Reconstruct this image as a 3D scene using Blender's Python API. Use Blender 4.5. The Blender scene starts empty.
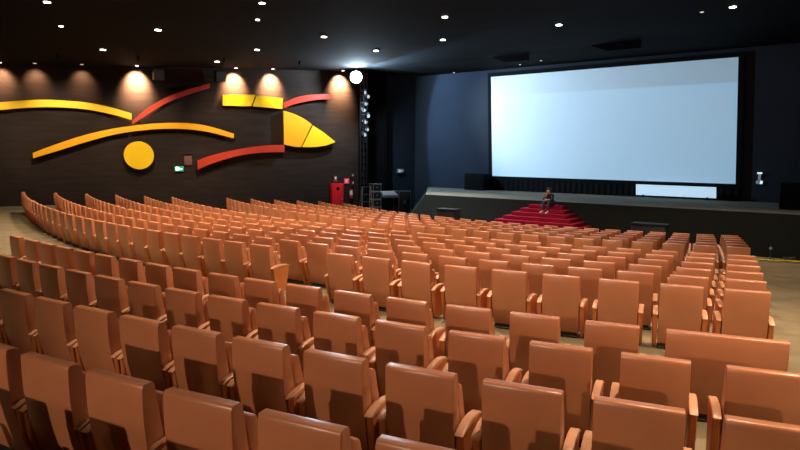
import bpy, bmesh, math, random
from mathutils import Vector, Matrix
random.seed(7)
PI = math.pi
R = math.radians
col = bpy.context.scene.collection
sc = bpy.context.scene
EYE = 2.5                       # camera height above the cross aisle floor

# ------------------------------------------------------------------ camera
F, Y0, ROLL = 609.036, 155.088, .0070877
PT = math.atan((225 - Y0) / F)
cam_d = bpy.data.cameras.new('camera'); cam = bpy.data.objects.new('camera', cam_d); col.objects.link(cam)
cam_d.sensor_width = 36; cam_d.lens = 36 * F / 800; cam_d.clip_start = .05; cam_d.clip_end = 300
cam.matrix_world = Matrix.Translation((0, 0, EYE)) @ Matrix.Rotation(PI/2 - PT, 4, 'X') @ Matrix.Rotation(ROLL, 4, 'Z')
sc.camera = cam
sc.view_settings.view_transform = 'Standard'; sc.view_settings.look = 'None'
sc.view_settings.exposure = 0; sc.view_settings.gamma = 1; sc.view_settings.use_curve_mapping = False
CM = cam.matrix_world.copy()

def ray(x, y):
    return (CM.to_3x3() @ Vector((x - 400, -(y - 225), -F))).normalized()
O = Vector((0, 0, EYE))
def on_plane(x, y, p, n):
    d = ray(x, y); return O + d * ((p - O).dot(n) / d.dot(n))
def at_z(x, y, z):
    d = ray(x, y); return O + d * ((z - EYE) / d.z)

# hall axis frame: n towards the screen, r along it
AZ = R(37.3)
NV = Vector((math.sin(AZ), math.cos(AZ), 0)); RV = Vector((math.cos(AZ), -math.sin(AZ), 0)); UP = Vector((0, 0, 1))
def nr(n, r, z=0): return NV * n + RV * r + UP * z
CX, CZ, R0 = 17.1327, 40.6579, 35.7168     # centre of the seating arcs
CEN = Vector((CX, CZ, 0))

# ------------------------------------------------------------------ materials
def mat(name, c, rough=.6, spec=.5, metal=0, emit=None, es=0, noise=0, scale=8, bump=0, bscale=60, coat=0, stretch=None, var=0):
    m = bpy.data.materials.new(name); m.use_nodes = True
    nt = m.node_tree; b = nt.nodes['Principled BSDF']
    b.inputs['Base Color'].default_value = (*c, 1); b.inputs['Roughness'].default_value = rough
    b.inputs['Specular IOR Level'].default_value = spec; b.inputs['Metallic'].default_value = metal
    b.inputs['Coat Weight'].default_value = coat
    if emit: b.inputs['Emission Color'].default_value = (*emit, 1); b.inputs['Emission Strength'].default_value = es
    if noise or bump or var:
        tc = nt.nodes.new('ShaderNodeTexCoord'); mp = nt.nodes.new('ShaderNodeMapping')
        nt.links.new(tc.outputs['Object'], mp.inputs[0])
        if stretch: mp.inputs['Scale'].default_value = stretch
    if noise or var:
        nz = nt.nodes.new('ShaderNodeTexNoise'); nz.inputs['Scale'].default_value = scale; nz.inputs['Detail'].default_value = 5
        nt.links.new(mp.outputs[0], nz.inputs[0])
        rp = nt.nodes.new('ShaderNodeValToRGB')
        rp.color_ramp.elements[0].position = .3; rp.color_ramp.elements[1].position = .7
        rp.color_ramp.elements[0].color = tuple(v * (1 - noise) for v in c) + (1,)
        rp.color_ramp.elements[1].color = tuple(min(1, v * (1 + noise)) for v in c) + (1,)
        nt.links.new(nz.outputs[0], rp.inputs[0])
        out = rp.outputs[0]
        if var:
            oi = nt.nodes.new('ShaderNodeObjectInfo'); mr = nt.nodes.new('ShaderNodeMapRange')
            mr.inputs['To Min'].default_value = 1 - var; mr.inputs['To Max'].default_value = 1 + var
            hs = nt.nodes.new('ShaderNodeHueSaturation')
            nt.links.new(oi.outputs['Random'], mr.inputs[0]); nt.links.new(mr.outputs[0], hs.inputs['Value'])
            nt.links.new(out, hs.inputs['Color']); out = hs.outputs[0]
        nt.links.new(out, b.inputs['Base Color'])
    if bump:
        n2 = nt.nodes.new('ShaderNodeTexNoise'); n2.inputs['Scale'].default_value = bscale; n2.inputs['Detail'].default_value = 3
        nt.links.new(mp.outputs[0], n2.inputs[0])
        bp = nt.nodes.new('ShaderNodeBump'); bp.inputs['Strength'].default_value = bump; bp.inputs['Distance'].default_value = .01
        nt.links.new(n2.outputs[0], bp.inputs['Height']); nt.links.new(bp.outputs[0], b.inputs['Normal'])
    return m
M = {}
M['vinyl'] = mat('tan_vinyl', (.54, .21, .098), .33, .8, noise=.07, scale=3, bump=.08, bscale=9, var=.06)
M['panel'] = mat('orange_side_panel', (.60, .19, .06), .4, .4, noise=.08, scale=4, var=.05)
M['pad'] = mat('armrest_pad', (.70, .36, .20), .35, .5, noise=.06, scale=6)
M['base'] = mat('black_steel_base', (.012, .01, .01), .5)
M['carpet'] = mat('olive_brown_carpet', (.23, .18, .105), .9, .1, noise=.2, scale=1.5, bump=.3, bscale=120)
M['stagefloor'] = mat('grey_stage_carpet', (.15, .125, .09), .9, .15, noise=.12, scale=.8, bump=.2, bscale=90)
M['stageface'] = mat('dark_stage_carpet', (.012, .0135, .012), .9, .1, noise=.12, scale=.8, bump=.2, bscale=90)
M['wallfab'] = mat('dark_brown_wall_fabric', (.023, .0145, .011), .85, .2, noise=.25, scale=.7, bump=.25, bscale=6, stretch=(1, 1, 8))
M['wallnavy'] = mat('navy_painted_wall', (.014, .020, .031), .8, .2, noise=.15, scale=.4, bump=.1, bscale=30)
M['black'] = mat('black_cloth', (.0045, .0045, .005), .9, .1, noise=.2, scale=3)
M['ceil'] = mat('black_ceiling', (.003, .003, .0033), .9, .06, noise=.3, scale=.25, bump=.25, bscale=1.5, stretch=(.5, 1, 1))
M['screen'] = mat('lit_screen', (.6, .65, .7), .9, .1)
M['yellow'] = mat('yellow_panel', (.95, .60, .01), .5, .3, noise=.04, scale=1)
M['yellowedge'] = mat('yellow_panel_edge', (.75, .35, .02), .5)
M['red'] = mat('red_panel', (.52, .045, .02), .5, .3, noise=.05, scale=1)
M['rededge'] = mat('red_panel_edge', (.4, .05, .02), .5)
M['redcarpet'] = mat('red_stair_carpet', (.27, .008, .035), .9, .1, noise=.15, scale=4, bump=.2, bscale=90)
M['plastic'] = mat('black_plastic', (.015, .015, .017), .45)
M['grille'] = mat('grey_grille', (.05, .05, .055), .6, noise=.3, scale=90)
M['metal'] = mat('aluminium', (.62, .63, .65), .35, .5, .9)
M['steel'] = mat('painted_steel_grey', (.25, .26, .28), .5)
M['redmetal'] = mat('red_enamel', (.72, .01, .02), .35, .5)
M['white'] = mat('white_label', (.8, .8, .8), .6)
M['green'] = mat('exit_sign_green', (.01, .3, .15), .5, emit=(.02, .45, .28), es=.45)
M['greenw'] = mat('exit_sign_white', (.9, 1, .95), .5, emit=(.75, 1, .9), es=2.0)
M['greendim'] = mat('exit_sign_dim', (.4, .6, .5), .5, emit=(.5, .8, .7), es=.5)
M['amber'] = mat('amber_panel', (.95, .43, .01), .5, .3, noise=.04, scale=1)
M['signred'] = mat('red_sign', (.8, .05, .1), .5, emit=(1, .08, .15), es=.35)
M['yellowtape'] = mat('yellow_cable', (.85, .62, .02), .5)
M['lamp'] = mat('lamp_lens', (1, 1, 1), .4, emit=(1, .97, .9), es=14)
M['lampdim'] = mat('lamp_lens_dim', (.5, .45, .4), .4, emit=(1, .85, .7), es=.7)
M['lampwarm'] = mat('lamp_lens_warm', (1, 1, 1), .4, emit=(1, .8, .55), es=6)
M['flood'] = mat('flood_lens', (1, 1, 1), .3, emit=(.62, .85, 1), es=60)
M['bluelens'] = mat('fixture_lens', (.8, .9, 1), .2, emit=(.6, .85, 1), es=.9)
M['skin'] = mat('skin', (.55, .32, .23), .55)
M['hair'] = mat('dark_hair', (.02, .014, .01), .6, bump=.3, bscale=80)
M['jacket'] = mat('black_jacket', (.015, .015, .022), .8)
M['jeans'] = mat('blue_jeans', (.02, .032, .075), .8)
M['shoe'] = mat('pale_shoe', (.45, .42, .36), .6)
M['brownbox'] = mat('brown_box', (.16, .06, .04), .7)
# light on the screen painted as glow: pale blue, shaded top band greyer
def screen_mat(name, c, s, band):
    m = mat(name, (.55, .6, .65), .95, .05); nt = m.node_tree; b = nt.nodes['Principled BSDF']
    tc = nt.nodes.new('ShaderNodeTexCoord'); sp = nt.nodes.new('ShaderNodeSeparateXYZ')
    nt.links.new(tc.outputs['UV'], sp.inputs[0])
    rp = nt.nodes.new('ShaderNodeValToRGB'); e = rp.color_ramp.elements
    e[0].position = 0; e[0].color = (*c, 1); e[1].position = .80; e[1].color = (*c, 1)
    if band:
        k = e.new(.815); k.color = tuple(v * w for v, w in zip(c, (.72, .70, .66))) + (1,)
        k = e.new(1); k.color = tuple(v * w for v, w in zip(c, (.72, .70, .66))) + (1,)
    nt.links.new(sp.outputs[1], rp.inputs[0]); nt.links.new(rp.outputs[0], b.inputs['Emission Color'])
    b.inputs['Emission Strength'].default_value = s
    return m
M['screen_glow'] = screen_mat('screen_painted_light', (.145, .285, .405), 1.0, True)
M['strip'] = mat('white_panel_spill_glow', (.7, .75, .8), .8, emit=(.40, .62, .80), es=.85)  # projector spill on a plain white panel, put in as glow

# ------------------------------------------------------------------ helpers
def link(name, me, m=None, parent=None, mats=None):
    o = bpy.data.objects.new(name, me); col.objects.link(o)
    for mm in (mats or ([m] if m else [])): me.materials.append(mm)
    if parent is not None: o.parent = parent
    return o
def tag(o, label=None, cat=None, group=None, kind=None):
    if label: o['label'] = label
    if cat: o['category'] = cat
    if group: o['group'] = group
    if kind: o['kind'] = kind
    return o
def empty(name, loc, rz=0, label=None, cat=None, group=None, basis=None):
    o = bpy.data.objects.new(name, None); col.objects.link(o); o.empty_display_size = .1
    if basis is not None: o.matrix_world = basis
    else: o.location = loc; o.rotation_euler = (0, 0, rz)
    return tag(o, label, cat, group)
def finish(bm, bevel=0, seg=2, smooth=False):
    bmesh.ops.recalc_face_normals(bm, faces=bm.faces)
    if bevel:
        es = [e for e in bm.edges if len(e.link_faces) == 2 and e.calc_face_angle(0) > .5]
        bmesh.ops.bevel(bm, geom=es, offset=bevel, segments=seg, profile=.5, affect='EDGES', clamp_overlap=True)
    me = bpy.data.meshes.new('m'); bm.to_mesh(me); bm.free()
    if smooth or bevel:
        for p in me.polygons: p.use_smooth = True
        try: me.set_sharp_from_angle(angle=.6)
        except Exception: pass
    return me
def addbox(bm, lo, hi, M4=None):
    vs = [bm.verts.new((x, y, z)) for x in (lo[0], hi[0]) for y in (lo[1], hi[1]) for z in (lo[2], hi[2])]
    for f in ((0,1,3,2),(4,6,7,5),(0,4,5,1),(2,3,7,6),(0,2,6,4),(1,5,7,3)): bm.faces.new([vs[i] for i in f])
    if M4 is not None: bmesh.ops.transform(bm, matrix=M4, verts=vs)
    return vs
def addprism(bm, pts, ext):
    a = [bm.verts.new(p) for p in pts]; b = [bm.verts.new(Vector(p) + Vector(ext)) for p in pts]
    n = len(pts)
    bm.faces.new(a); bm.faces.new(b[::-1])
    for i in range(n): bm.faces.new((a[i], b[i], b[(i+1) % n], a[(i+1) % n]))
def tube(bm, pts, r, seg=8):
    pts = [Vector(p) for p in pts]; rings = []
    for i, p in enumerate(pts):
        d = (pts[min(i+1, len(pts)-1)] - pts[max(i-1, 0)]).normalized()
        a = d.orthogonal().normalized() if abs(d.z) > .9 else d.cross(UP).normalized()
        b = d.cross(a)
        rings.append([bm.verts.new(p + (a * math.cos(2*PI*k/seg) + b * math.sin(2*PI*k/seg)) * r) for k in range(seg)])
    for i in range(len(rings)-1):
        for k in range(seg): bm.faces.new((rings[i][k], rings[i][(k+1) % seg], rings[i+1][(k+1) % seg], rings[i+1][k]))
    bm.faces.new(rings[0]); bm.faces.new(rings[-1][::-1])
def cyl(bm, p, axis, r, L, seg=20, r2=None):
    axis = Vector(axis).normalized(); p = Vector(p); r2 = r if r2 is None else r2
    a = axis.orthogonal().normalized(); b = axis.cross(a)
    A = [bm.verts.new(p + (a*math.cos(2*PI*k/seg)+b*math.sin(2*PI*k/seg))*r) for k in range(seg)]
    B = [bm.verts.new(p + axis*L + (a*math.cos(2*PI*k/seg)+b*math.sin(2*PI*k/seg))*r2) for k in range(seg)]
    bm.faces.new(A[::-1]); bm.faces.new(B)
    for k in range(seg): bm.faces.new((A[k], A[(k+1) % seg], B[(k+1) % seg], B[k]))
def boxobj(name, lo, hi, m, parent=None, bevel=0, M4=None, seg=2):
    bm = bmesh.new(); addbox(bm, lo, hi, M4); return link(name, finish(bm, bevel, seg), m, parent)

# ------------------------------------------------------------------ floor levels (eye-relative drops turned into z)
SLOPE = .065
SEAT_H = .87
def drop_floor(Rr):                # floor z at radius Rr
    d = R0 - Rr
    if d > 14.6: d = 14.6
    if d > 0: return EYE - (1.63 + SLOPE * d) - SEAT_H
    return 0.0
NEAR = {'A': (38.003, 1.6228), 'B': (39.178, 1.5429), 'C': (40.459, 1.4385), 'D': (41.672, 1.3303), 'E': (42.9, 1.225)}
# stepped/raked floor, one revolved surface about the arc centre
prof = [(0, drop_floor(0)), (R0 - 14.6, drop_floor(R0 - 14.6)), (R0, 0), (38.5, 0)]
lev = [EYE - NEAR[k][1] - SEAT_H for k in 'BCDE'] + [EYE - 1.12 - SEAT_H, EYE - 1.0 - SEAT_H, EYE - .9 - SEAT_H, EYE - .8 - SEAT_H]
rr = 38.5
for i, z in enumerate(lev):
    prof.append((rr, z)); rr = 38.5 + 1.2 * (i + 1) if i < 7 else 70; prof.append((rr, z))
bm = bmesh.new(); ths = [R(-50 + 3 * i) for i in range(64)]; prev = None
for th in ths:
    ring = [bm.verts.new((CX - r * math.sin(th), CZ - r * math.cos(th), z)) for r, z in prof[1:]]
    if prev:
        for i in range(len(ring) - 1): bm.faces.new((prev[i], prev[i+1], ring[i+1], ring[i]))
    prev = ring
r1 = prof[1][0]; z1 = prof[1][1]
floor = link('floor', finish(bm), M['carpet']); tag(floor, kind='structure')
fp = [nr(n, r, z1) for n, r in ((34, -40), (34, 12), (20, 12), (20, -40))]
# flat floor in front of the first row, filling the inner disc
bm = bmesh.new(); N = 48
bm.faces.new([bm.verts.new((CX - (r1 + .01) * math.sin(2*PI*i/N), CZ - (r1 + .01) * math.cos(2*PI*i/N), z1 - .001)) for i in range(N)])
tag(link('floor', finish(bm), M['carpet']), kind='structure')

# ------------------------------------------------------------------ walls and ceiling
WP = Vector((-18.5, 28.1, 0)); WU = Vector((math.sin(R(62.3)), math.cos(R(62.3)), 0)); WN = Vector((WU.y, -WU.x, 0))   # WN into the room
NS = 31.0
def isect(p, d, n0):               # line p+d t meets plane n = n0
    t = (n0 - p.dot(NV)) / d.dot(NV); return p + d * t
corner_l = isect(WP, WU, NS)
corner_r = on_plane(796, 150, NV * NS, NV); corner_r.z = 0
RD = Vector((-math.sin(R(12)), -math.cos(R(12)), 0))
def ceil_z(n): return EYE + (4.80 if n > 26.5 else 4.80 - .052 * (26.5 - n))
back_l = isect(WP, WU, -11.0); back_r = isect(corner_r, RD, -11.0)
def wallslab(name, a, b, m, z0, z1, inward, th=.3):
    bm = bmesh.new(); addprism(bm, [a + UP*z0, b + UP*z0, b + UP*z1, a + UP*z1], -inward.normalized() * th)
    return tag(link(name, finish(bm), m), kind='structure')
ZB = -1.6; ZT = EYE + 5.2
wmid = on_plane(386, 150, WP, WN); wmid.z = 0
wallslab('wall_left', back_l, wmid, M['wallfab'], ZB, ZT, WN); wallslab('wall_left', wmid, corner_l, M['wallnavy'], ZB, ZT, WN)
wallslab('wall_front', corner_l - RV * .3, corner_r + RV * .3, M['wallnavy'], ZB, ZT, -NV)
wallslab('wall_right', corner_r, back_r, M['black'], ZB, ZT, Vector((RD.y, -RD.x, 0)) * (1 if Vector((RD.y, -RD.x, 0)).dot(-corner_r) > 0 else -1))
wallslab('wall_rear', back_l, back_r, M['wallfab'], ZB, ZT, NV)
bm = bmesh.new()
for a, b in (((-11.5, ceil_z(-11.5)), (26.5, ceil_z(26.5))), ((26.5, ceil_z(26.5)), (31.5, ceil_z(31.5)))):
    addprism(bm, [nr(a[0], -50, a[1]), nr(a[0], 12, a[1]), nr(b[0], 12, b[1]), nr(b[0], -50, b[1])], (0, 0, .25))
tag(link('ceiling', finish(bm), M['ceil']), kind='structure')
def on_ceil(x, y):
    d = ray(x, y); t0, t1 = .5, 200
    g = lambda t: (O + d*t).z - ceil_z((O + d*t).dot(NV))
    for _ in range(60):
        m_ = (t0 + t1) / 2
        if g(m_) < 0: t0 = m_
        else: t1 = m_
    return O + d * t0
def on_wall(x, y, off=0): return on_plane(x, y, WP + WN * off, WN)
def on_front(x, y, off=0): return on_plane(x, y, NV * (NS - off), NV)

# shallow ceiling coffers near the screen (dark recess boxes hanging a little)
for i, (x0, x1, ya) in enumerate(((582, 640, 43), (486, 524, 56))):
    p = on_ceil(x0, ya); q = on_ceil(x1, ya - 4)
    n_ = (p.dot(NV) + q.dot(NV)) / 2; ra, rb = p.dot(RV), q.dot(RV); z = ceil_z(n_) + .01
    bm = bmesh.new(); addprism(bm, [nr(n_-.9, ra, z), nr(n_+.5, ra, z), nr(n_+.5, rb, z), nr(n_-.9, rb, z - .25)][:3] + [nr(n_-.9, rb, z)], (0, 0, -.02))
    addprism(bm, [nr(n_+.5, ra, z), nr(n_+.5, rb, z), nr(n_+.5, rb, z-.32), nr(n_+.5, ra + .8, z-.32)], NV * .06)
    tag(link('ceiling_baffle', finish(bm), M['black']), ('long' if i == 0 else 'short') + ' dark ceiling baffle above the ' + ('middle' if i == 0 else 'left corner') + ' of the screen', 'ceiling baffle', 'ceiling baffles')

# ------------------------------------------------------------------ screen, masking, lit strip
sp_ = [on_front(x, y, .12) for x, y in ((491, 77), (738.5, 57), (735.5, 184), (492.3, 176))]
tl, tr, br, bl = sp_
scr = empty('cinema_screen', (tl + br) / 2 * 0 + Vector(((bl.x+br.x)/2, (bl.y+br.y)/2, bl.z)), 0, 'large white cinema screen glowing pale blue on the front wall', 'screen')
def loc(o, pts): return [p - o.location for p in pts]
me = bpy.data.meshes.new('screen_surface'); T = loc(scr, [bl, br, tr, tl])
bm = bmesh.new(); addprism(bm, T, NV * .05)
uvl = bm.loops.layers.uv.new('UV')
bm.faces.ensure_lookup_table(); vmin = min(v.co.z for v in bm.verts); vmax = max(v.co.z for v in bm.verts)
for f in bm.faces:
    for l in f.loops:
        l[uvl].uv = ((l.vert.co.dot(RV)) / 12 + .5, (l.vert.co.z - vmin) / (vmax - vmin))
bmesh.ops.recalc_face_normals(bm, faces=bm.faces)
bm.to_mesh(me); bm.free(); link('screen_surface', me, M['screen_glow'], scr)
def frame(w, name):
    bm = bmesh.new(); c = loc(scr, [bl, br, tr, tl])
    e = [c[0] + RV*-w - UP*w, c[1] + RV*w - UP*w, c[2] + RV*w + UP*w, c[3] - RV*w + UP*w]
    for i in range(4):
        j = (i+1) % 4; addprism(bm, [c[i], c[j], e[j], e[i]], NV * .1)
    return link(name, finish(bm), M['black'], scr)
frame(.22, 'masking')
STZ = EYE - 1.95
# black valance hung under the screen, behind the lit strip
a = on_front(500, 188, .1); b = on_front(741, 203, .1)
bm = bmesh.new(); lo = STZ
A = Vector((a.x, a.y, lo)); B = Vector((b.x, b.y, lo))
segs = 80; prev = None
for i in range(segs + 1):
    p = A.lerp(B, i/segs) - NV * (.03 * (i % 2)); ztop = bl.z - .24
    v = (bm.verts.new(p), bm.verts.new(Vector((p.x, p.y, ztop))))
    if prev: bm.faces.new((prev[0], v[0], v[1], prev[1]))
    prev = v
tag(link('stage_drape', finish(bm), M['black']), 'black pleated drape hanging below the large screen', 'curtain')
s4 = [on_front(x, y, .45) for x, y in ((636, 184.3), (716, 187.3), (716, 198.3), (636, 194.8))]
st = empty('spill_glow_panel', Vector((s4[3].x, s4[3].y, STZ)), 0, 'long low bright white panel standing on the stage below the screen', 'panel')
bm = bmesh.new(); addprism(bm, loc(st, s4), NV * .06); link('panel_face', finish(bm), M['strip'], st)
for q in (.1, .9):
    p = s4[3].lerp(s4[2], q) - st.location
    boxobj('foot', (p.x - .04, p.y - .02, 0), (p.x + .04, p.y + .2, p.z + .03), M['black'], st)

# ------------------------------------------------------------------ stage
FZ = z1
def stage():
    bl_ = Vector(on_plane(428, 189.5, NV * NS, NV)); bl_.z = STZ
    fl_ = nr(25.0, nr(0, 0).dot(RV)); q = at_z(424, 194.6, STZ); q = nr(25.0, q.dot(RV), STZ)
    fr_ = nr(25.0, corner_r.dot(RV) + .0, STZ); br_ = nr(NS, corner_r.dot(RV), STZ)
    # keep inside the right wall
    fr_ = isect(corner_r, RD, 25.0); fr_.z = STZ
    brr = Vector((corner_r.x, corner_r.y, STZ))
    foot_l = q - NV * .55 - RV * .9; foot_l.z = FZ
    foot_bl = bl_ - RV * 1.3; foot_bl.z = FZ
    foot_r = isect(corner_r, RD, 24.45); foot_r.z = FZ
    foot_br = brr.copy(); foot_br.z = FZ
    bm = bmesh.new(); t = [bm.verts.new(v) for v in (bl_, q, fr_, brr)]; f = [bm.verts.new(v) for v in (foot_bl, foot_l, foot_r, foot_br)]
    bm.faces.new(t); bm.faces.new(f[::-1])
    for i in range(4): bm.faces.new((t[i], t[(i+1) % 4], f[(i+1) % 4], f[i]))
    me = finish(bm); o = link('stage', me, mats=[M['stagefloor'], M['stageface']]); tag(o, kind='structure')
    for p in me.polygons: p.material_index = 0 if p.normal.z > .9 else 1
stage()
# red carpeted pyramid of steps
cr_ = -10.85
stairs = empty('stage_stairs', nr(24.9, cr_, FZ), -AZ, 'red carpeted stairs widening down from the stage to the floor', 'stairs')
nst = 10; rise = (STZ - FZ) / nst
for k in range(1, nst):
    bm = bmesh.new(); hw = .52 + .245 * k
    addbox(bm, (-hw, -.10 - .31 * k, STZ - FZ - rise * (k + 1)), (hw, .06, STZ - FZ - rise * k + (.012 if k == 0 else 0)))
    link('step', finish(bm, .012, 1), M['redcarpet'], stairs)

# ------------------------------------------------------------------ seats
def back_mesh(w):
    bm = bmesh.new()
    pf = [(.018, .873), (.006, .864), (.001, .84), (0, .76), (.004, .64), (.018, .50), (.045, .36), (.118, .065), (.20, .06), (.215, .08), (.095, .845), (.085, .866), (.072, .873)]
    addprism(bm, [(-w/2, y, z) for y, z in pf], (w, 0, 0))
    return finish(bm, .012, 2)
def seat_mesh(w):
    bm = bmesh.new(); addprism(bm, [(-w/2, y, z) for y, z in ((.20, .36), (.30, .33), (.33, .42), (.235, .74), (.175, .76), (.14, .70))], (w, 0, 0))
    return finish(bm, .02, 2)
def arm_mesh():
    bm = bmesh.new(); addprism(bm, [(-.027, y, z - .035) for y, z in ((.03, .50), (.42, .515), (.43, .47), (.33, .05), (.14, .045), (.05, .30))], (.054, 0, 0))
    return finish(bm, .008, 1)
def pad_mesh():
    bm = bmesh.new(); top = [(.0, .505), (.06, .535), (.16, .556), (.28, .556), (.38, .54), (.455, .505)]
    addprism(bm, [(-.032, y, z - .035) for y, z in top + [(.45, .488), (.37, .513), (.02, .492)]], (.064, 0, 0))
    return finish(bm, .01, 2)
def base_mesh(w):
    bm = bmesh.new(); addbox(bm, (-w/2 + .03, .13, .0), (w/2 - .03, .22, .15)); addbox(bm, (-w/2, .10, 0), (w/2, .30, .02))
    return finish(bm, .005, 1)
ms = {1: (back_mesh(.5), seat_mesh(.47), base_mesh(.5)), 2: (back_mesh(1.0), seat_mesh(.95), base_mesh(1.0))}
arm_me, pad_me = arm_mesh(), pad_mesh()
for k in ms:
    for me_, m_ in zip(ms[k], ('vinyl', 'vinyl', 'base')): me_.materials.append(M[m_])
arm_me.materials.append(M['panel']); pad_me.materials.append(M['pad'])
def make_seat(kind):
    t = empty('cinema_chair' if kind == 1 else 'double_chair', (0, 0, 0))
    b_, s_, f_ = ms[kind]
    link('backrest', b_, None, t); link('seat', s_, None, t); link('base', f_, None, t)
    hx = .29 if kind == 1 else .548
    for s in (-1, 1):
        a_ = link('side_panel', arm_me, None, t); a_.location = (s * hx, 0, 0)
        link('armrest', pad_me, None, a_)
    return t
def copy_tree(o, parent=None):
    c = o.copy(); col.objects.link(c); c.parent = parent
    if parent is not None: c.matrix_parent_inverse = o.matrix_parent_inverse.copy()
    for ch in list(o.children): copy_tree(ch, c)
    return c
M_TH = [21.1, 22.28, 23.5, 24.7, 25.87, 27.05, 28.23, 29.38, 30.51, 33.4, 34.54, 35.58, 36.71, 37.72, 38.84, 39.88, 41.0, 41.98, 43.09, 44.21, 45.33, 46.57, 47.69, 49.0, 50.3, 51.6, 52.9]
while M_TH[-1] < 64.6: M_TH.append(M_TH[-1] + 1.17)
spots = []       # (row key, theta, radius, drop, kind)
def dR(th, d): return 0 if th < 50 else .57 * max(0, 1 - d / 12) * ((th - 50) / 15) ** 2
for th in M_TH: spots.append(('M0', th, R0 + dR(th, 0), 1.63, 1))
ds = [1.12, 2.24, 3.36, 4.48, 5.6, 8.1, 9.22, 10.34, 11.46, 12.58, 13.7]
DOUBLE = {5: 33.0, 11: 42.4}
for i, d in enumerate(ds):
    Rr = R0 - d; th = 21.1 - .22 * d - .006 * d * d; end = 65.3 + (2.2 if d > 7 else 0); pitch = .722
    first = True
    stag = .0
    dbl = DOUBLE.get(i + 1)
    while th < end:
        kd = 1
        if dbl and th > dbl - 1:
            kd = 2; th += math.degrees(.36 / Rr); dbl = None
        spots.append(('M%d' % (i+1), th, Rr + dR(th, d), 1.63 + SLOPE * d, kd))
        th += math.degrees((pitch if kd == 1 else pitch * 1.5) / Rr)
        if first: th += math.degrees((.02 + .12 * random.random()) / Rr) if 0 else 0
        first = False
NT = {'A': [21.87, 23.36, 24.5, 25.58, 26.68, 27.76, 28.86, 29.94, 30.95, 32.06, 33.04, 34.08, 35.14, 36.12, 37.18, 38.18, 39.19, 40.4],
      'B': [20.62, 21.69, 22.77, 23.82, 24.87, 25.94, 26.96, 28.01, 29.03, 30.05, 31.05, 32.05, 33.06, 34.07, 35.08, 36.1, 37.1, 38.1, 39.1],
      'C': [20.9, 21.91, 22.9, 23.87, 24.85, 25.81, 26.78, 27.72, 28.66, 29.6, 30.55, 31.5, 32.45, 33.4, 34.35, 35.3],
      'D': [21.4, 22.32, 23.2, 24.1, 25.04, 25.96, 26.87, 27.78, 28.7, 29.6, 30.5],
      'E': [22.0, 23.9, 24.8, 25.7, 26.6, 27.5, 28.4]}
for k, l in NT.items():
    for j, th in enumerate(l):
        spots.append((k, th, NEAR[k][0], NEAR[k][1], 2 if (k == 'A' and j == 0) else 1))
def pos(th, Rr, drop): return Vector((CX - Rr * math.sin(R(th)), CZ - Rr * math.cos(R(th)), EYE - drop - SEAT_H))
CMI = CM.inverted()
def px(p):
    q = CMI @ p; return 400 + F * q.x / -q.z, 225 - F * q.y / -q.z, -q.z
items = []
for k, th, Rr, dr, kd in spots:
    p = pos(th, Rr, dr); x, y, z = px(p + UP * .8)
    rel = R(th) - math.atan2(p.x, p.y)
    score = (F / z) ** 2 * (.12 + abs(math.cos(rel)))
    if k.startswith('M') and k not in ('M0', 'M6'): score *= .55
    vis = -45 < x < 850 and y < 490
    items.append([score if vis else -1, k, th, p, kd, x, y])
vis_items = sorted([i for i in items if i[0] > 0], key=lambda i: -i[0])
keep = set(id(i) for i in vis_items[:290])
ORD = ['', 'first', 'second', 'third', 'fourth', 'fifth', 'sixth', 'seventh', 'eighth', 'ninth', 'tenth', 'eleventh', 'twelfth', 'thirteenth', 'fourteenth', 'fifteenth', 'sixteenth', 'seventeenth', 'eighteenth', 'nineteenth', 'twentieth']
def ordn(i):
    if i <= 20: return ORD[i]
    return {2: 'twenty-', 3: 'thirty-', 4: 'forty-'}[i // 10] + ORD[i % 10] if i % 10 else {3: 'thirtieth', 4: 'fortieth'}[i // 10]
ROW = {'D': 'the row nearest the camera', 'C': 'the second nearest row', 'B': 'the third nearest row', 'A': 'the row just behind the cross aisle',
       'E': 'the row under the camera'}
for i in range(6): ROW['M%d' % i] = 'the ' + ORD[i+1] + ' row beyond the cross aisle' if i else 'the first row beyond the cross aisle'
for i in range(6, 12): ROW['M%d' % i] = 'the ' + ORD[i-5] + ' row of the front block'
GRP = {k: ('chairs behind the cross aisle' if not k.startswith('M') else ('chairs of the middle block' if int(k[1:]) < 6 else 'chairs of the front block')) for k in ROW}
proto = {1: make_seat(1), 2: make_seat(2)}; used = {1: False, 2: False}
far = []
for k in ROW:
    l = sorted([i for i in items if i[1] == k], key=lambda i: i[2])      # right end first
    near = not k.startswith('M')
    left = sorted([i for i in l if -12 < i[5] < 812 and i[6] < 470], key=lambda i: i[5])
    for j, it in enumerate(l):
        if near and k != 'E' and it[0] < 0: continue
        if not near and id(it) not in keep:
            far.append(it); continue
        kd = it[4]
        if not used[kd]: o = proto[kd]; used[kd] = True
        else: o = copy_tree(proto[kd])
        o.location = it[3]; o.rotation_euler = (0, 0, -R(it[2]))
        word = 'tan cinema chair' if kd == 1 else 'wide double tan chair'
        if kd == 2: lab = word + ' in ' + ROW[k]
        elif near:
            if it in left: lab = word + ', ' + ordn(left.index(it) + 1) + " from the photo's left in " + ROW[k]
            else: lab = word + (' beyond the left edge of the photo in ' if it[5] < 400 and k != 'E' else ' out of view in ' if k == 'E' else ' beyond the right edge of the photo in ') + ROW[k]
        else: lab = word + ', ' + ordn(j + 1) + ' from the right end of ' + ROW[k]
        tag(o, lab, 'chair', GRP[k])
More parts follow.
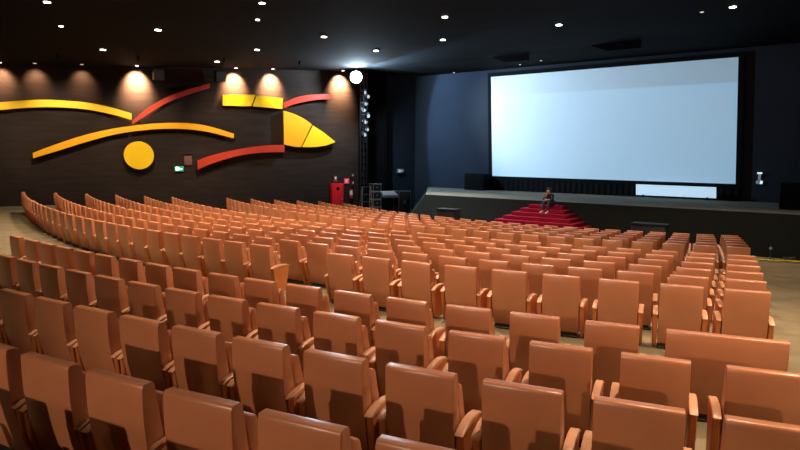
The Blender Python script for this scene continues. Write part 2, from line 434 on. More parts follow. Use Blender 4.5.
# the farthest, smallest seats: one object
bm = bmesh.new()
for it in far:
    T = Matrix.Translation(it[3]) @ Matrix.Rotation(-R(it[2]), 4, 'Z')
    n0 = len(bm.verts)
    def mm(me_, X, mi):
        bm.verts.ensure_lookup_table(); a0 = len(bm.verts); f0 = len(bm.faces); bm.from_mesh(me_)
        bm.verts.ensure_lookup_table(); bm.faces.ensure_lookup_table()
        bmesh.ops.transform(bm, matrix=X, verts=bm.verts[a0:])
        for f in bm.faces[f0:]: f.material_index = mi; f.smooth = True
    b_, s_, f_ = ms[it[4]]; hx = .29 if it[4] == 1 else .548
    mm(b_, T, 0); mm(f_, T, 3)
    for s in (-1, 1):
        X = T @ Matrix.Translation((s*hx, 0, 0)); mm(arm_me, X, 1); mm(pad_me, X, 2)
me = bpy.data.meshes.new('m'); bm.to_mesh(me); bm.free()
try: me.set_sharp_from_angle(angle=.6)
except Exception: pass
o = link('cinema_chair', me, mats=[M['vinyl'], M['panel'], M['pad'], M['base']])
tag(o, 'crowd of small distant tan chairs filling the far left and the rows nearest the stage', 'chairs', kind='stuff')
print('SEATS', len(items), 'individual', len(keep), 'far', len(far), {k: sum(1 for f in far if f[1] == k) for k in ROW})

# ------------------------------------------------------------------ wall art
def crop7(p): return (p[0] / 2.963, 50 + p[1] / 2.963)
def crop8(p): return (210 + p[0] / 2.963, 60 + p[1] / 2.963)
def smoothline(pts, k=4):
    out = []
    for i in range(len(pts) - 1):
        p0 = pts[max(i-1, 0)]; p1 = pts[i]; p2 = pts[i+1]; p3 = pts[min(i+2, len(pts)-1)]
        for j in range(k):
            t = j / k
            out.append(tuple(.5 * (2*b + (c-a)*t + (2*a-5*b+4*c-d)*t*t + (3*b-a-3*c+d)*t**3) for a, b, c, d in zip(p0, p1, p2, p3)))
    return out + [pts[-1]]
def art(top, bot, f, m, me_, label, cat, sm=True, off=.32):
    a = [f(p) for p in (smoothline(top) if sm else top)]; b = [f(p) for p in (smoothline(bot) if sm else bot)]
    P = [on_wall(x, y, off) for x, y in a + b]
    c = sum(P, Vector()) / len(P)
    root = empty('wall_panel', c - WN * off, 0, label, cat, 'curved wall panels')
    bm = bmesh.new(); addprism(bm, [p - root.location for p in P], -WN * .03); link('face_panel', finish(bm), m, root)
    bm = bmesh.new(); cc = c - root.location
    Q = [cc + (p - root.location - cc) * .985 - WN * .03 for p in P]
    addprism(bm, Q, -WN * .19); link('side_return', finish(bm), me_, root)
    bm = bmesh.new(); K = [P[len(a)//6], P[len(a) * 4 // 6]]
    for q in K:
        q = q.lerp(c, .5) if sm and len(P) < 12 else q - UP * .12
        q = q - root.location - WN * .2
        addbox(bm, (q.x - .03, q.y - .03, q.z - .03), (q.x + .03, q.y + .03, q.z + .03), None)
        tube(bm, [q, q - WN * .13], .02, 6)
    link('bracket', finish(bm), M['black'], root)
    return root
art([(-150, 168), (0, 155), (60, 150), (130, 147), (200, 150), (260, 156), (330, 170), (390, 188)], [(390, 207), (330, 190), (260, 176), (200, 171), (130, 169), (60, 172), (0, 178), (-150, 192)], crop7, M['yellow'], M['yellowedge'], 'long yellow arched band on the dark wall, cut by the left edge', 'wall decoration')
art([(392, 210), (440, 170), (500, 137), (560, 116), (622, 99)], [(622, 112), (560, 131), (500, 154), (450, 183), (392, 221)], crop7, M['red'], M['rededge'], 'red curved band rising to the right under a wall speaker', 'wall decoration')
art([(97, 305), (160, 281), (250, 252), (340, 232), (430, 220), (500, 216), (560, 217), (620, 226), (693, 248)], [(693, 262), (620, 243), (560, 235), (500, 233), (430, 237), (340, 250), (250, 274), (160, 302), (98, 321)], crop7, M['amber'], M['yellowedge'], 'long amber yellow arched band above the yellow disc', 'wall decoration')
art([(585, 330), (640, 312), (700, 298), (760, 290), (800, 286), (870, 279), (920, 275), (958, 271)][:7] + [(600 + 0 + 0, 0)][:0], [(920, 300), (870, 302), (800, 309), (700, 327), (640, 341), (586, 355)], lambda p: crop7(p), M['red'], M['rededge'], 'red gently curved band between the green sign and the yellow leaf', 'wall decoration') if 0 else \
art([(197.4, 160.8), (207, 157), (220, 153.2), (235, 150), (252, 147), (270, 145.2), (284.5, 145)], [(284.5, 152), (265, 152.5), (245, 154.5), (228, 158.5), (212, 163.5), (198, 169.5)], lambda p: p, M['red'], M['rededge'], 'red gently curved band between the green sign and the yellow leaf', 'wall decoration')
art([(38, 103), (135, 103)], [(122, 137), (38, 135)], crop8, M['yellow'], M['yellowedge'], 'yellow block with slanted right end, left of its yellow twin', 'wall decoration', False)
art([(138, 105), (216, 113)], [(215, 145), (127, 137)], crop8, M['yellow'], M['yellowedge'], 'yellow block touching the thin upper red band', 'wall decoration', False)
art([(218, 127), (250, 113), (280, 105), (330, 101), (360, 102)], [(360, 116), (320, 117), (270, 126), (245, 133), (218, 143)], crop8, M['red'], M['rededge'], 'short red curved band above the yellow leaf', 'wall decoration')
art([(218, 150), (250, 160), (280, 175), (302, 191)], [(270, 258), (250, 257), (220, 250)], crop8, M['amber'], M['yellowedge'], 'amber left half of the yellow leaf shape on the wall', 'wall decoration')
art([(305, 194), (340, 217), (372, 243)], [(345, 253), (310, 258), (273, 258)], crop8, M['yellow'], M['yellowedge'], 'right pointed half of the yellow leaf shape on the wall', 'wall decoration')
c = on_wall(139, 155.3, .32); e = on_wall(139, 141.3, .32); rad = (e - c).length
root = empty('wall_disc', c - WN * .32, 0, 'round yellow disc on the dark wall below the yellow arch', 'wall decoration')
bm = bmesh.new(); cyl(bm, WN * .29, WN, rad, .03, 48); link('face_panel', finish(bm), M['yellow'], root)
bm = bmesh.new(); cyl(bm, WN * .10, WN, rad * .98, .19, 48); link('side_return', finish(bm), M['yellowedge'], root)
bm = bmesh.new(); cyl(bm, WN * .0, WN, .05, .1, 12); link('bracket', finish(bm), M['black'], root)

# ------------------------------------------------------------------ lamps
def spot(name, p, d, e, size, blend, c, parent=None, r=.04):
    l = bpy.data.lights.new(name, 'SPOT'); l.energy = e; l.spot_size = R(size); l.spot_blend = blend; l.color = c; l.shadow_soft_size = r
    o = bpy.data.objects.new(name, l); col.objects.link(o)
    m4 = Vector(d).to_track_quat('-Z', 'Y').to_matrix().to_4x4(); m4.translation = p
    o.matrix_world = m4
    if parent is not None: o.parent = parent; o.matrix_parent_inverse = Matrix.Translation(-parent.location)
    return o
bm = bmesh.new(); cyl(bm, (0, 0, -.015), UP, .085, .03, 20, .085); ringme = finish(bm); ringme.materials.append(M['black'])
bm = bmesh.new(); cyl(bm, (0, 0, -.03), UP, .062, .02, 16); lensme = finish(bm); lensme.materials.append(M['lamp'])
lensdim = lensme.copy(); lensdim.materials[0] = M['lampdim']; lenswarm = lensme.copy(); lenswarm.materials[0] = M['lampwarm']
def downlight(p, lab, me_=lensme, e=0, s=1.0, size=110, c=(1, .77, .55), grp='ceiling downlights', blend=.9):
    t = empty('ceiling_downlight', p - UP * .012, 0, lab, 'ceiling light', grp); t.scale = (s, s, 1)
    link('trim_ring', ringme, None, t); link('lens', me_, None, t)
    if e: spot('lamp', p - UP * .06, (0, 0, -1), e, size, blend, c, t)
    return t
BR = [((47, 0), 'bright downlight at the top left corner of the ceiling'), ((262, 2), 'bright downlight at the top edge, above the truss of lights'), ((158, 29), 'bright downlight highest above the red and yellow bands'),
      ((103, 49), 'bright downlight above the left yellow arch'), ((217, 61), 'small downlight just above the wall speaker'), ((257, 49), 'small downlight above the pair of yellow blocks'),
      ((324, 36), 'small downlight left above the blue flood light'), ((376, 50), 'small downlight right of the blue flood light'), ((445, 16), 'upper of two bright downlights left of the screen'),
      ((443, 39), 'lower of two bright downlights left of the screen'), ((559, 24), 'bright downlight above the left half of the screen'), ((733, 6), 'bright downlight above the right end of the screen')]
for (x, y), lab in BR:
    p = on_ceil(x, max(y, 1)); dist = (p - O).length
    downlight(p, lab, lensme, 110 if p.dot(NV) > 23 else 1500 if p.dot(NV) > 10 else 1000, max(.8, min(1.6, dist / 14)), size=70 if p.dot(NV) > 16 else 100)
    print('DL', x, y, round(p.dot(NV), 1), round(p.dot(RV), 1))
for x, y, w in ((32, 67, 'far left above the yellow arch'), (84, 67, 'above the middle of the left yellow arch'), (187, 68.5, 'between the lit patch and the wall speaker'), (316, 71, 'above the short red band'), (520, 64, 'near the left top of the screen'), (702, 11, 'near the bright light above the screen'), (454, 72, 'above the blue wall'), (541, 60, 'above the screen, left part')):
    downlight(on_ceil(x, y), 'dim tiny ceiling light ' + w, lensdim, 0, .9, grp='dim ceiling lights')
# fill downlights added over the seating to brighten it
for n_, r_, e_ in ((-3, -9, 40), (4.6, 2.0, 1100), (5.2, -1, 900), (5.4, -6, 1000), (5.4, -12, 1000), (2.5, -12, 250), (3, -19, 600), (8.5, 1, 1500), (8.5, -6, 1400), (8.5, -13, 1200), (9, -20, 900), (6, -25, 500), (12, 3.2, 60), (12.2, 1, 1900), (12.2, -5, 1900), (12.5, -10, 1400), (12.5, -15, 1100)):
    downlight(nr(n_, r_, ceil_z(n_)), 'round fill downlight added in the ceiling to brighten the seating', lensme, e_, 1, size=100, grp='added fill downlights')

# wall washers
for x, y, e, lab in ((0, 68, 110, 'at the left edge of the photo'), (35, 68, 50, 'left above the yellow arch'), (82, 68, 40, 'right above the yellow arch'), (137, 68.5, 900, 'above the widest bright patch'),
                (236, 70, 700, 'right of the wall speaker'), (273, 70, 700, 'above the pair of yellow blocks'), (343, 72, 900, 'next to the blue flood light')):
    p = on_wall(x, y, .55); p.z = ceil_z(p.dot(NV))
    t = downlight(p, 'warm wall washer light ' + lab, lenswarm if e > 100 else lensdim, 0, 1.2, grp='wall washer lights')
    spot('lamp', p - UP * .08, Vector((0, 0, -1)) - WN * .8, e * 11, 74, 1.0, (1, .60, .34), t, .12)

# made-up spotlights added to brighten the wall panels
for i, (x, e) in enumerate(((-30, 1000), (60, 1300), (140, 1250), (225, 1000), (300, 950))):
    p = on_wall(x, 100, 4.2); p.z = ceil_z(p.dot(NV)) - .1
    t = empty('added_panel_spot', p, 0, 'made-up ceiling spotlight added to brighten the wall panels, %s from the left' % ORD[i+1], 'spotlight', 'added spotlights for the wall panels')
    dd = (on_wall(x + 5, 135) - p).normalized()
    bm = bmesh.new(); cyl(bm, -dd * .12, dd, .05, .16, 14, .06); link('housing', finish(bm), M['black'], t)
    bm = bmesh.new(); tube(bm, [(0, 0, 0), (0, 0, .1)], .012, 6); link('stem', finish(bm), M['black'], t)
    spot('lamp', p + dd * .06, dd, e, 62, .9, (1, .82, .6), t, .04)
# rear projection booth lights
bz = ceil_z(-10.4) - .55
for i, (r_, dz, e) in enumerate(((-1.2, -.05, 250), (-4.2, 0, 2200), (-7.5, -.1, 250))):
    p = nr(-10.2, r_, bz + dz)
    t = empty('theatre_spotlight', p, -AZ, 'black theatre spotlight on the rear wall, %s' % ('right', 'middle', 'left')[i], 'spotlight', 'rear wall spotlights')
    bm = bmesh.new(); cyl(bm, (0, -.3, 0), (0, 1, 0), .13, .3, 20, .16); link('housing', finish(bm), M['plastic'], t)
    bm = bmesh.new(); cyl(bm, (0, -.01, 0), (0, 1, 0), .12, .02, 20); link('lens', finish(bm), M['lampwarm'], t)
    bm = bmesh.new(); tube(bm, [(-.18, -.15, 0), (-.18, -.15, .25), (.18, -.15, .25), (.18, -.15, 0)], .015, 6); addbox(bm, (-.03, -.8, .22), (.03, -.15, .26)); link('yoke', finish(bm), M['steel'], t)
    tgt = nr(9, -9 + (r_ + 4) * .5, .2)
    spot('lamp', p + NV * .04, tgt - p, e, 75, .5, (1, .72, .52), t, .07)

# blue-white flood light by the top of the truss
fl = on_wall(356, 74, 1.9)
fl.z = min(fl.z, ceil_z(fl.dot(NV)) - .5)
t = empty('flood_light', fl, 0, 'dazzling blue-white flood light hung at the ceiling by the truss', 'flood light')
dcam = (O - fl).normalized()
bm = bmesh.new(); cyl(bm, -dcam * .35, dcam, .2, .33, 24, .34); link('housing', finish(bm), M['plastic'], t)
bm = bmesh.new(); cyl(bm, -dcam * .02, dcam, .31, .02, 24); link('lens', finish(bm), M['flood'], t)
bm = bmesh.new(); tube(bm, [-dcam * .2, -dcam * .2 + UP * (ceil_z(fl.dot(NV)) - fl.z)], .03, 8); link('hanger', finish(bm), M['steel'], t)
pl = bpy.data.lights.new('flood_lamp', 'POINT'); pl.energy = 1700; pl.color = (.62, .82, 1); pl.shadow_soft_size = .08
po = bpy.data.objects.new('flood_lamp', pl); col.objects.link(po); po.parent = t; po.location = dcam * .12 + RV * .1
aim = on_front(600, 150) - fl; src = fl + dcam * .05 + RV * .35; half = math.degrees((on_front(600, 150) - src).angle(on_front(424, 122) - src))
spot('flood_beam', src, aim, 2800, 2 * half, .12, (.35, .62, 1), t, .03)
aim2 = on_front(560, 125); half2 = math.degrees((aim2 - src).angle(on_front(462, 125) - src))
spot('flood_beam', src, aim2 - src, 4600, 2 * half2, .9, (.75, .92, 1), t, .03)

aim3 = nr(24.8, -15.5, STZ - .6) - src
spot('flood_beam', src, aim3, 7000, 44, 1.0, (.85, 1, .9), t, .05)

# ------------------------------------------------------------------ black drape and lighting truss
zc = ceil_z(27)
a = on_wall(358.5, 150, .35); b = on_wall(387, 150, .35); a.z = b.z = FZ
bm = bmesh.new(); prev = None; zt = ceil_z(27) - .02
for i in range(61):
    p = a.lerp(b, i/60) + WN * (.07 * math.sin(i * 1.25)); v = (bm.verts.new(p), bm.verts.new(Vector((p.x, p.y, zt))))
    if prev: bm.faces.new((prev[0], v[0], v[1], prev[1]))
    prev = v
me = finish(bm); o = link('stage_curtain', me, M['black']); tag(o, 'tall black curtain hanging on the wall behind the lighting truss', 'curtain')
md = o.modifiers.new('t', 'SOLIDIFY'); md.thickness = .02
tp = on_wall(360.5, 150, 1.1); tp.z = FZ
tr_ = empty('lighting_truss', tp, -AZ, 'vertical black truss standing beside the dark curtain', 'truss')
H = zt - FZ - .05
for sx, sy in ((0, 0), (.26, 0), (0, .26), (.26, .26)):
    bm = bmesh.new(); tube(bm, [(sx, sy, .02), (sx, sy, H)], .025, 8); link('chord', finish(bm), M['plastic'], tr_)
bm = bmesh.new()
for i in range(int(H / .4)):
    z = .1 + i * .4
    for q in (((0, 0), (.26, 0)), ((.26, 0), (.26, .26)), ((.26, .26), (0, .26)), ((0, .26), (0, 0))):
        if i % 2: q = q[::-1]
        tube(bm, [(*q[0], z), (*q[1], z + .4 if z + .4 < H else H)], .012, 5)
link('bracing', finish(bm), M['plastic'], tr_)
bm = bmesh.new(); addbox(bm, (-.04, -.04, 0), (.30, .30, .025)); link('base_plate', finish(bm), M['steel'], tr_)
fy = [91.5, 96, 103, 109.5, 115, 121.5, 128.5, 134]; words = ['topmost', 'second from the top', 'third from the top', 'fourth from the top', 'fourth from the bottom', 'third from the bottom', 'second from the bottom', 'lowest']
for i, y in enumerate(fy):
    p0 = on_wall(363 + (2, 4, 3, 0, 5, 2, 4, 1)[i], y, 1.0)
    ax = (RV * (1.0 if i % 2 else .5) - NV * .5 - UP * .35).normalized()
    t = empty('stage_light', p0, 0, 'small silver stage light on the truss, ' + words[i], 'stage light', 'stage lights on the truss')
    bm = bmesh.new(); cyl(bm, -ax * .2, ax, .09, .36, 14, .11); link('housing', finish(bm), M['metal'], t)
    bm = bmesh.new(); cyl(bm, ax * .165, ax, .09, .015, 14); link('lens', finish(bm), M['bluelens'], t)
    tc_ = tr_.location + Vector((0, 0, p0.z - tr_.location.z)) - p0
    bm = bmesh.new(); tube(bm, [(0, 0, 0), tc_ + RV*.1], .018, 6); link('clamp', finish(bm), M['steel'], t)

# ------------------------------------------------------------------ wall fittings
def facing_basis(p, n):      # local x along wall (photo right), y out of the wall towards the room, z up
    n = n.normalized(); x = UP.cross(n).normalized() * -1
    m = Matrix((( -x.x, n.x, 0, p.x), (-x.y, n.y, 0, p.y), (0, 0, 1, p.z), (0, 0, 0, 1)))
    return m
def wbasis(x, y, off=0): return facing_basis(on_wall(x, y, off), WN)
def wall_speaker(x, y, lab):
    t = empty('wall_speaker', None, 0, lab, 'speaker', 'wall speakers', basis=wbasis(x, y))
    bm = bmesh.new(); addprism(bm, [(-.26, .28, .3), (-.2, .6, .22), (-.2, .52, -.32), (-.26, .24, -.26)], (.5, 0, 0)); link('cabinet', finish(bm, .015), M['plastic'], t)
    bm = bmesh.new(); addprism(bm, [(-.18, .615, .20), (-.18, .535, -.29), (.22, .535, -.29), (.22, .615, .20)], (0, .012, 0)); link('grille', finish(bm), M['grille'], t)
    bm = bmesh.new(); tube(bm, [(0, 0, 0), (0, .3, 0)], .03); addbox(bm, (-.08, 0, -.1), (.08, .02, .1)); link('bracket', finish(bm), M['steel'], t)
wall_speaker(218, 77, 'black wall speaker between the red band and the yellow blocks')
wall_speaker(157, 75, 'black wall speaker at the right of the widest bright patch')
# running-figure exit sign
t = empty('exit_sign', None, 0, 'small green lit exit sign on the wall right of the yellow disc', 'sign', basis=wbasis(179, 168.8))
boxobj('housing', (-.22, 0, -.13), (.22, .1, .13), M['green'], t, .01)
def glyph(s=1):
    bm = bmesh.new(); q = .105
    for pts in (((-.2, -.1), (-.09, -.1), (-.09, .12), (-.2, .12)), ((.02, -.015), (.13, -.015), (.13, .015), (.02, .015)), ((.12, -.05), (.2, 0), (.12, .05)),
                ((-.05, .06), (.0, .06), (.0, .11), (-.05, .11)), ((-.06, -.03), (-.01, -.03), (.02, .05), (-.04, .05)), ((-.08, -.11), (-.05, -.11), (-.02, -.03), (-.06, -.03)), ((-.01, -.04), (.05, -.1), (.07, -.08), (.02, -.01))):
        addprism(bm, [(x * s, q, z * s) for x, z in pts], (0, .006, 0))
    return finish(bm)
link('pictogram', glyph(.85), M['greenw'], t)
t = empty('wall_box', None, 0, 'small brown box on the wall just above the green exit sign', 'box', basis=wbasis(188, 160))
boxobj('cover', (-.19, 0, -.27), (.19, .06, .27), M['brownbox'], t, .01); boxobj('hood', (-.22, 0, .26), (.22, .1, .3), M['black'], t)
t = empty('exit_sign', None, 0, 'small green lit exit sign on the dark wall above the flight cases', 'sign', basis=wbasis(400, 171))
boxobj('housing', (-.22, 0, -.13), (.22, .1, .13), M['steel'], t, .01); link('pictogram', glyph(.75), M['greendim'], t)
# fire cabinet and signs
t = empty('fire_cabinet', None, 0, 'tall red fire hose cabinet against the dark wall', 'cabinet', basis=facing_basis(Vector((on_wall(336, 190).x, on_wall(336, 190).y, FZ)), WN))
zt_ = on_wall(336, 183.5, .3).z - FZ
boxobj('cabinet_body', (-.36, 0, 0), (.36, .28, zt_), M['redmetal'], t, .01)
dr = boxobj('door', (-.33, .28, .05), (.33, .305, zt_ - .05), M['redmetal'], t, .008)
bm = bmesh.new(); cyl(bm, (0, .3, zt_ - .3), (0, 1, 0), .1, .012, 20); link('window', finish(bm), M['black'], dr)
boxobj('handle', (.24, .305, zt_/2 - .08), (.27, .33, zt_/2 + .08), M['metal'], dr)
t = empty('fire_bell', None, 0, 'small pale sign above the red fire cabinet', 'sign', basis=wbasis(335.5, 178.8)); t.name = 'wall_sign'
boxobj('plate', (-.09, 0, -.17), (.09, .03, .17), M['brownbox'], t); boxobj('symbol', (-.05, .03, -.02), (.05, .034, .12), M['white'], t)
t = empty('fire_sign', None, 0, 'square red lit sign with white centre right of the fire cabinet', 'sign', basis=wbasis(346.5, 181))
boxobj('plate', (-.15, 0, -.15), (.15, .04, .15), M['signred'], t, .005)
bm = bmesh.new(); addprism(bm, [(-.07, .042, -.09), (.03, .042, -.09), (.03, .042, .04), (.08, .042, .1), (-.07, .042, .08)], (0, .004, 0)); link('symbol', finish(bm), M['white'], t)
t = empty('fire_extinguisher', None, 0, 'red fire extinguisher with pale label hung on the dark wall', 'fire extinguisher', basis=wbasis(350.5, 193))
bm = bmesh.new(); cyl(bm, (0, .12, -.3), UP, .09, .5, 16); cyl(bm, (0, .12, .2), UP, .09, .07, 16, .03); link('cylinder', finish(bm), M['redmetal'], t)
bm = bmesh.new(); cyl(bm, (0, .12, -.1), UP, .093, .25, 16); link('label_band', finish(bm), M['white'], t)
bm = bmesh.new(); addbox(bm, (-.03, .07, .27), (.03, .2, .33)); tube(bm, [(.02, .15, .3), (.12, .16, .2), (.11, .14, -.1)], .012, 6); addbox(bm, (-.05, 0, -.05), (.05, .04, .05)); link('valve', finish(bm), M['black'], t)
for (x, y), w in (((352.5, 175.5), 'upper'), ((352.5, 183), 'lower')):
    t = empty('wall_switch', None, 0, w + ' small dark switch box above the extinguisher', 'switch', 'small switch boxes', basis=wbasis(x, y))
    boxobj('box', (-.07, 0, -.09), (.07, .06, .09), M['brownbox'], t, .005); boxobj('button', (-.03, .06, -.02), (.03, .075, .03), M['white'], t)
# small pale fixture on the right wall panel
t = empty('wall_fitting', None, 0, 'small pale fitting on the dark wall right of the screen', 'wall fitting', basis=facing_basis(on_front(759.5, 178), -NV))
boxobj('plate', (-.05, 0, -.1), (.05, .04, .2), M['white'], t); boxobj('cap', (-.09, 0, .18), (.09, .08, .25), M['bluelens'], t)
boxobj('socket', (-.12, 0, -.26), (-.02, .06, -.12), M['white'], t); boxobj('socket', (.03, 0, -.26), (.13, .06, -.12), M['bluelens'], t)

# ------------------------------------------------------------------ equipment by the left wall
def stand_at(x, off): p = on_wall(x, 190, off); return Vector((p.x, p.y, FZ))
def z_at(x, y, off): return on_wall(x, y, off).z - FZ
B_ = lambda x, off: facing_basis(stand_at(x, off), WN)
# folding metal frame
t = empty('metal_frame', None, 0, 'pale metal frame leaning beside the stacked flight cases', 'frame', basis=B_(367.5, 2.3))
h = z_at(367, 187, 2.3)
bm = bmesh.new()
w0, w1 = .36, .25
# local x positive runs to photo left/right by basis; symmetric frame
tube(bm, [(-w0, .0, 0), (-w1, -.15, h), (w1, -.15, h), (w0, .0, 0)], .028, 8); link('front_frame', finish(bm), M['metal'], t)
bm = bmesh.new(); tube(bm, [(-w0, -.5, 0), (-w1, -.17, h - .02)], .02, 8); tube(bm, [(w0, -.5, 0), (w1, -.17, h - .02)], .02, 8); link('rear_leg', finish(bm), M['steel'], t)
for k in range(1, 4):
    bm = bmesh.new(); tube(bm, [(-w0 + .03*k, -.04 * k, h * k / 4), (w0 - .03*k, -.04 * k, h * k / 4)], .012, 6); link('rung', finish(bm), M['steel'], t)
def flight_case(x, off, w, d, z0, h, label, grp=None):
    t = empty('flight_case', None, 0, label, 'flight case', grp, basis=facing_basis(stand_at(x, off) + UP * z0, WN))
    boxobj('case_body', (-w/2, -d/2, 0), (w/2, d/2, h), M['plastic'], t, .01)
    bm = bmesh.new(); e = .022
    for zz in (e, h - e):
        for s in (-1, 1):
            tube(bm, [(-w/2, s*d/2, zz), (w/2, s*d/2, zz)], e, 4); tube(bm, [(s*w/2, -d/2, zz), (s*w/2, d/2, zz)], e, 4)
    for s in (-1, 1):
        for q in (-1, 1): tube(bm, [(s*w/2, q*d/2, 0), (s*w/2, q*d/2, h)], e, 4)
    link('edge_trim', finish(bm), M['metal'], t)
    boxobj('latch', (-.05, d/2, h*.45), (.05, d/2 + .02, h*.6), M['metal'], t)
    return t
zz = 0; hs = z_at(375, 183.5, 1.6)
for k in range(4):
    flight_case(375.2, 1.6, .48, .55, hs/4*k + .0005*k, hs/4 - .001, 'small black flight case with silver edges, %s of the narrow stack' % ('lowest', 'second from the bottom', 'second from the top', 'topmost')[k], 'narrow stack of flight cases')
flight_case(402, 1.6, .78, .7, 0, z_at(402, 190.5, 1.6), 'large black flight case with silver edges, nearest the stage')
t = empty('mixing_desk', None, 0, 'grey mixing desk on black legs between the flight cases', 'mixing desk', basis=B_(388, 1.6))
h = z_at(388, 191, 1.6)
bm = bmesh.new(); addprism(bm, [(-.5, -.3, h - .32), (-.5, .35, h - .38), (-.5, .35, h - .2), (-.5, -.3, h)], (1.0, 0, 0)); link('console', finish(bm, .015), M['steel'], t)
bm = bmesh.new()
for i in range(9): addbox(bm, (-.42 + i*.1, .0, h - .09), (-.38 + i*.1, .05, h - .055))
link('fader', finish(bm), M['white'], t)
for s in (-1, 1):
    for q in (-.22, .27):
        bm = bmesh.new(); tube(bm, [(s*.42, q, 0), (s*.42, q, h - .34)], .025, 8); link('leg', finish(bm), M['black'], t)
# covered low black boxes near the stage
def low_box(x, ytop, n_, w, label):
    p = on_plane(x, ytop, NV * n_, NV); top = p.z; p.z = FZ
    t = empty('equipment_box', p, -AZ, label, 'box'); h = top - FZ
    boxobj('box_body', (-w/2, 0, 0), (w/2, .5, h - .06), M['plastic'], t, .02); boxobj('lid', (-w/2 - .02, -.02, h - .06), (w/2 + .02, .52, h), M['wallnavy'], t, .01)
    for s in (-1, 1):
        bm = bmesh.new(); tube(bm, [(s*w/4 - .08, -.005, h*.6), (s*w/4 - .08, -.04, h*.62), (s*w/4 + .08, -.04, h*.62), (s*w/4 + .08, -.005, h*.6)], .01, 6); link('handle', finish(bm), M['steel'], t)
low_box(445.5, 209, 22.2, .95, 'black box with bluish top standing before the stage, left of the red stairs')
low_box(648, 223.8, 22.6, 1.2, 'long dark box standing before the stage, right of the red stairs')
# dark loudspeaker at the left of the screen, on the stage
p = on_front(474, 188, .9); p.z = STZ
t = empty('stage_speaker', p, -AZ, 'wide black loudspeaker on the stage left of the screen', 'speaker')
hh = on_front(474, 173.5, .9).z - STZ
boxobj('cabinet', (-.65, 0, 0), (.65, .7, hh), M['black'], t, .02); boxobj('grille', (-.6, -.02, .06), (.6, .0, hh - .06), M['black'], t)
bm = bmesh.new(); cyl(bm, (-.3, -.035, hh/2), (0, 1, 0), .22, .02, 24); cyl(bm, (.3, -.035, hh/2), (0, 1, 0), .22, .02, 24); link('driver', finish(bm), M['black'], t)
# dark speaker stack at the far right
p = on_plane(792, 205, NV * 27.2, NV); hh = on_plane(792, 183, NV * 27.2, NV).z - STZ; p.z = STZ
t = empty('speaker_stack', p, -AZ, 'black loudspeaker standing on the stage at the right edge of the photo', 'speaker')
boxobj('cabinet', (-.42, 0, 0), (.42, .6, hh), M['black'], t, .02); boxobj('grille', (-.38, -.02, .05), (.38, 0, hh - .05), M['black'], t)

# ------------------------------------------------------------------ right aisle odds and ends
def aisle_p(x, y):
    z = -.5
    for _ in range(30):
        p = at_z(x, y, z); z = drop_floor((Vector((p.x, p.y, 0)) - CEN).length)
    return at_z(x, y, z)
a = aisle_p(752, 260.5); b = aisle_p(815, 263.5)
pts = [a.lerp(b, i/16) + UP * .03 + RV * 0 + Vector((0, .03 * math.sin(i * .9), 0)) for i in range(17)]
bm = bmesh.new(); tube(bm, pts, .035, 8); tag(link('yellow_cable', finish(bm, smooth=True), M['yellowtape']), 'yellow cable cover lying across the right aisle floor', 'cable')
p = aisle_p(770, 260)
t = empty('floor_stand', p, 0, 'short dark stand with pale tip in the right aisle', 'stand')
bm = bmesh.new(); tube(bm, [(0, 0, .02), (0, 0, .38)], .02, 8); link('pole', finish(bm), M['plastic'], t)
bm = bmesh.new()
for k in range(3): tube(bm, [(0, 0, .12), (.16*math.cos(k*2.1), .16*math.sin(k*2.1), .01)], .012, 6)
link('tripod', finish(bm), M['plastic'], t)
bm = bmesh.new(); cyl(bm, (0, 0, .37), UP, .05, .08, 14, .03); link('head', finish(bm), M['steel'], t)
p = aisle_p(789, 260)
t = empty('cable_coil', p, 0, 'small coil of black cable with silver plugs at the right edge', 'cable')
bm = bmesh.new()
for k in range(3): tube(bm, [(.17*math.cos(q*.4), .17*math.sin(q*.4), .02 + .03*k) for q in range(17)], .015, 6)
link('coil', finish(bm), M['plastic'], t)
for k in range(3):
    bm = bmesh.new(); cyl(bm, (-.1 + .1*k, -.12 + .03*k, .08), (1, .3*k, .3), .022, .09, 10); link('plug', finish(bm), M['metal'], t)

# ------------------------------------------------------------------ seated person
def skinmesh(name, verts, edges, radii, m, parent, sub=2, root=0):
    me = bpy.data.meshes.new(name); me.from_pydata([Vector(v) for v in verts], edges, [])
    o = link(name, me, m, parent)
    o.modifiers.new('skin', 'SKIN')
    for i, r in enumerate(radii):
        d = me.skin_vertices[0].data[i]; d.radius = (r, r) if not isinstance(r, tuple) else r; d.use_root = (i == root)
    s = o.modifiers.new('sub', 'SUBSURF'); s.levels = sub; s.render_levels = sub
    for p in me.polygons: p.use_smooth = True
    return o
# local: -y towards the audience, z up from the top step
pn = on_plane(551, 204, NV * 24.62, NV)
per = empty('person', Vector((pn.x, pn.y, STZ - rise)), -AZ - R(6), 'person in a dark jacket and jeans sitting hunched on the red stairs, hand at chin', 'person')
fz = -2 * rise / .92
V = [(0, .0, .11), (0, -.05, .28), (0, -.16, .46), (0, -.21, .56), (0, -.25, .61), (0, -.29, .66), (0, -.28, .75),     # 0 pelvis .. 6 crown
     (.17, -.17, .50), (.22, -.32, .28), (.05, -.44, .30), (-.02, -.47, .31),          # 7 r shoulder elbow wrist palm
     (-.17, -.17, .50), (-.19, -.36, .28), (-.05, -.40, .48), (-.02, -.385, .54),         # 11 l
     (.10, -.02, .10), (.14, -.44, .17), (.12, -.44, fz + .10), (.12, -.47, fz + .04), (.12, -.58, fz + .03),
     (-.10, -.02, .10), (-.16, -.43, .17), (-.15, -.46, fz + .10), (-.15, -.49, fz + .04), (-.15, -.60, fz + .03)]
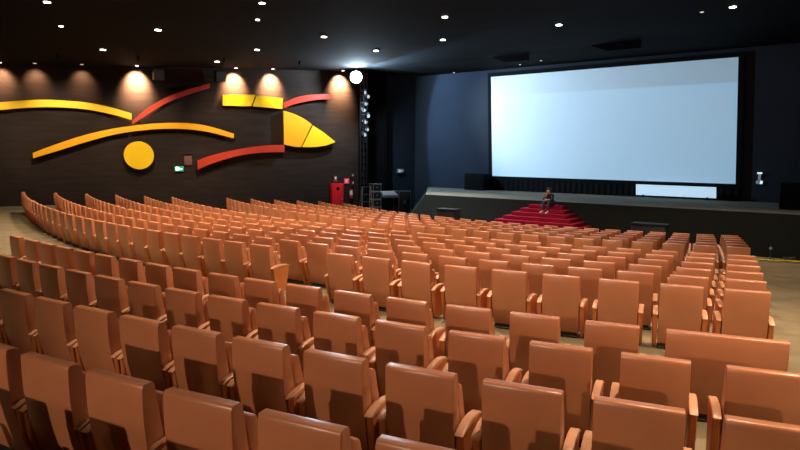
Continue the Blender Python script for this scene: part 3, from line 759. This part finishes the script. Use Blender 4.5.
E_ = [(0,1),(1,2),(2,3),(3,4),(4,5),(5,6),(2,7),(7,8),(8,9),(9,10),(2,11),(11,12),(12,13),(13,14),(0,15),(15,16),(16,17),(17,18),(18,19),(0,20),(20,21),(21,22),(22,23),(23,24)]
RA = [.12, .115, .12, .055, .055, .085, .075, .055, .042, .028, .03, .055, .042, .028, .03, .085, .058, .04, .04, .03, .085, .058, .04, .04, .03]
# fingers and thumbs
for base, dirv, side in ((10, Vector((-1, -.15, -.1)), Vector((0, -.3, 1))), (14, Vector((.1, .1, 1)), Vector((1, 0, 0)))):
    b0 = Vector(V[base]); dirv.normalize(); side.normalize(); cl = dirv.cross(side)
    for k in range(4):
        s0 = b0 + side * (.022 * (k - 1.5)); L = (.065, .075, .07, .055)[k]; i0 = len(V)
        V += [tuple(s0 + dirv * .03), tuple(s0 + dirv * (.03 + L*.5) + cl * .008), tuple(s0 + dirv * (.03 + L*.8) + cl * .028)]
        RA += [.010, .009, .008]; E_ += [(base, i0), (i0, i0+1), (i0+1, i0+2)]
    i0 = len(V); V += [tuple(b0 - side * .035 + dirv * .01), tuple(b0 - side * .055 + dirv * .04)]; RA += [.011, .009]; E_ += [(base, i0), (i0, i0+1)]
body = skinmesh('body', V, E_, RA, M['skin'], per)
jk = [0, 1, 2, 3, 7, 8, 9, 11, 12, 13]; mp_ = {a: i for i, a in enumerate(jk)}
def mid(a, b, t): return tuple(Vector(a).lerp(Vector(b), t))
JV = [V[i] for i in jk]; JV[mp_[9]] = mid(V[8], V[9], .45); JV[mp_[13]] = mid(V[12], V[13], .8)
skinmesh('jacket', JV, [(mp_[a], mp_[b]) for a, b in E_ if a in mp_ and b in mp_], [.155, .15, .15, .07, .075, .06, .05, .075, .06, .048], M['jacket'], per)
lg = [0, 15, 16, 17, 20, 21, 22]; mp_ = {a: i for i, a in enumerate(lg)}
skinmesh('jeans', [V[i] for i in lg], [(mp_[a], mp_[b]) for a, b in E_ if a in mp_ and b in mp_], [.135, .105, .078, .062, .105, .078, .062], M['jeans'], per)
for s, x, y in ((1, .12, -.47), (-1, -.15, -.49)):
    bm = bmesh.new(); addprism(bm, [(x - .045, y + .06, fz), (x - .045, y - .20, fz), (x - .045, y - .20, fz + .04), (x - .045, y - .08, fz + .085), (x - .045, y + .05, fz + .10)], (.09, 0, 0))
    link('shoe', finish(bm, .018, 2), M['shoe'], per)
skinmesh('hair', [(0, -.24, .73), (0, -.25, .80), (0, -.20, .70)], [(0, 1), (0, 2)], [.088, .05, .075], M['hair'], per)
# face: nose, ears, eyes
bm = bmesh.new(); hd = Vector((0, -.29, .68))
addprism(bm, [hd + Vector((-.014, -.082, -.015)), hd + Vector((.014, -.082, -.015)), hd + Vector((0, -.11, -.012))], (0, .012, .045)); link('nose', finish(bm), M['skin'], per)
for s in (-1, 1):
    bm = bmesh.new(); cyl(bm, hd + Vector((s*.03, -.079, .022)), (0, -1, 0), .011, .006, 10); link('eye', finish(bm), M['base'], per)
    bm = bmesh.new(); cyl(bm, hd + Vector((s*.078, 0, .0)), (s, 0, 0), .026, .012, 10, .018); link('ear', finish(bm), M['skin'], per)
bm = bmesh.new(); addbox(bm, (-.022, -.376, .625), (.022, -.368, .633)); link('mouth', finish(bm), M['brownbox'], per)

per.scale = (.92, .92, .92)

# ------------------------------------------------------------------ world
w = bpy.data.worlds.new('world'); sc.world = w; w.use_nodes = True
w.node_tree.nodes['Background'].inputs[0].default_value = (.02, .018, .02, 1); w.node_tree.nodes['Background'].inputs[1].default_value = .1
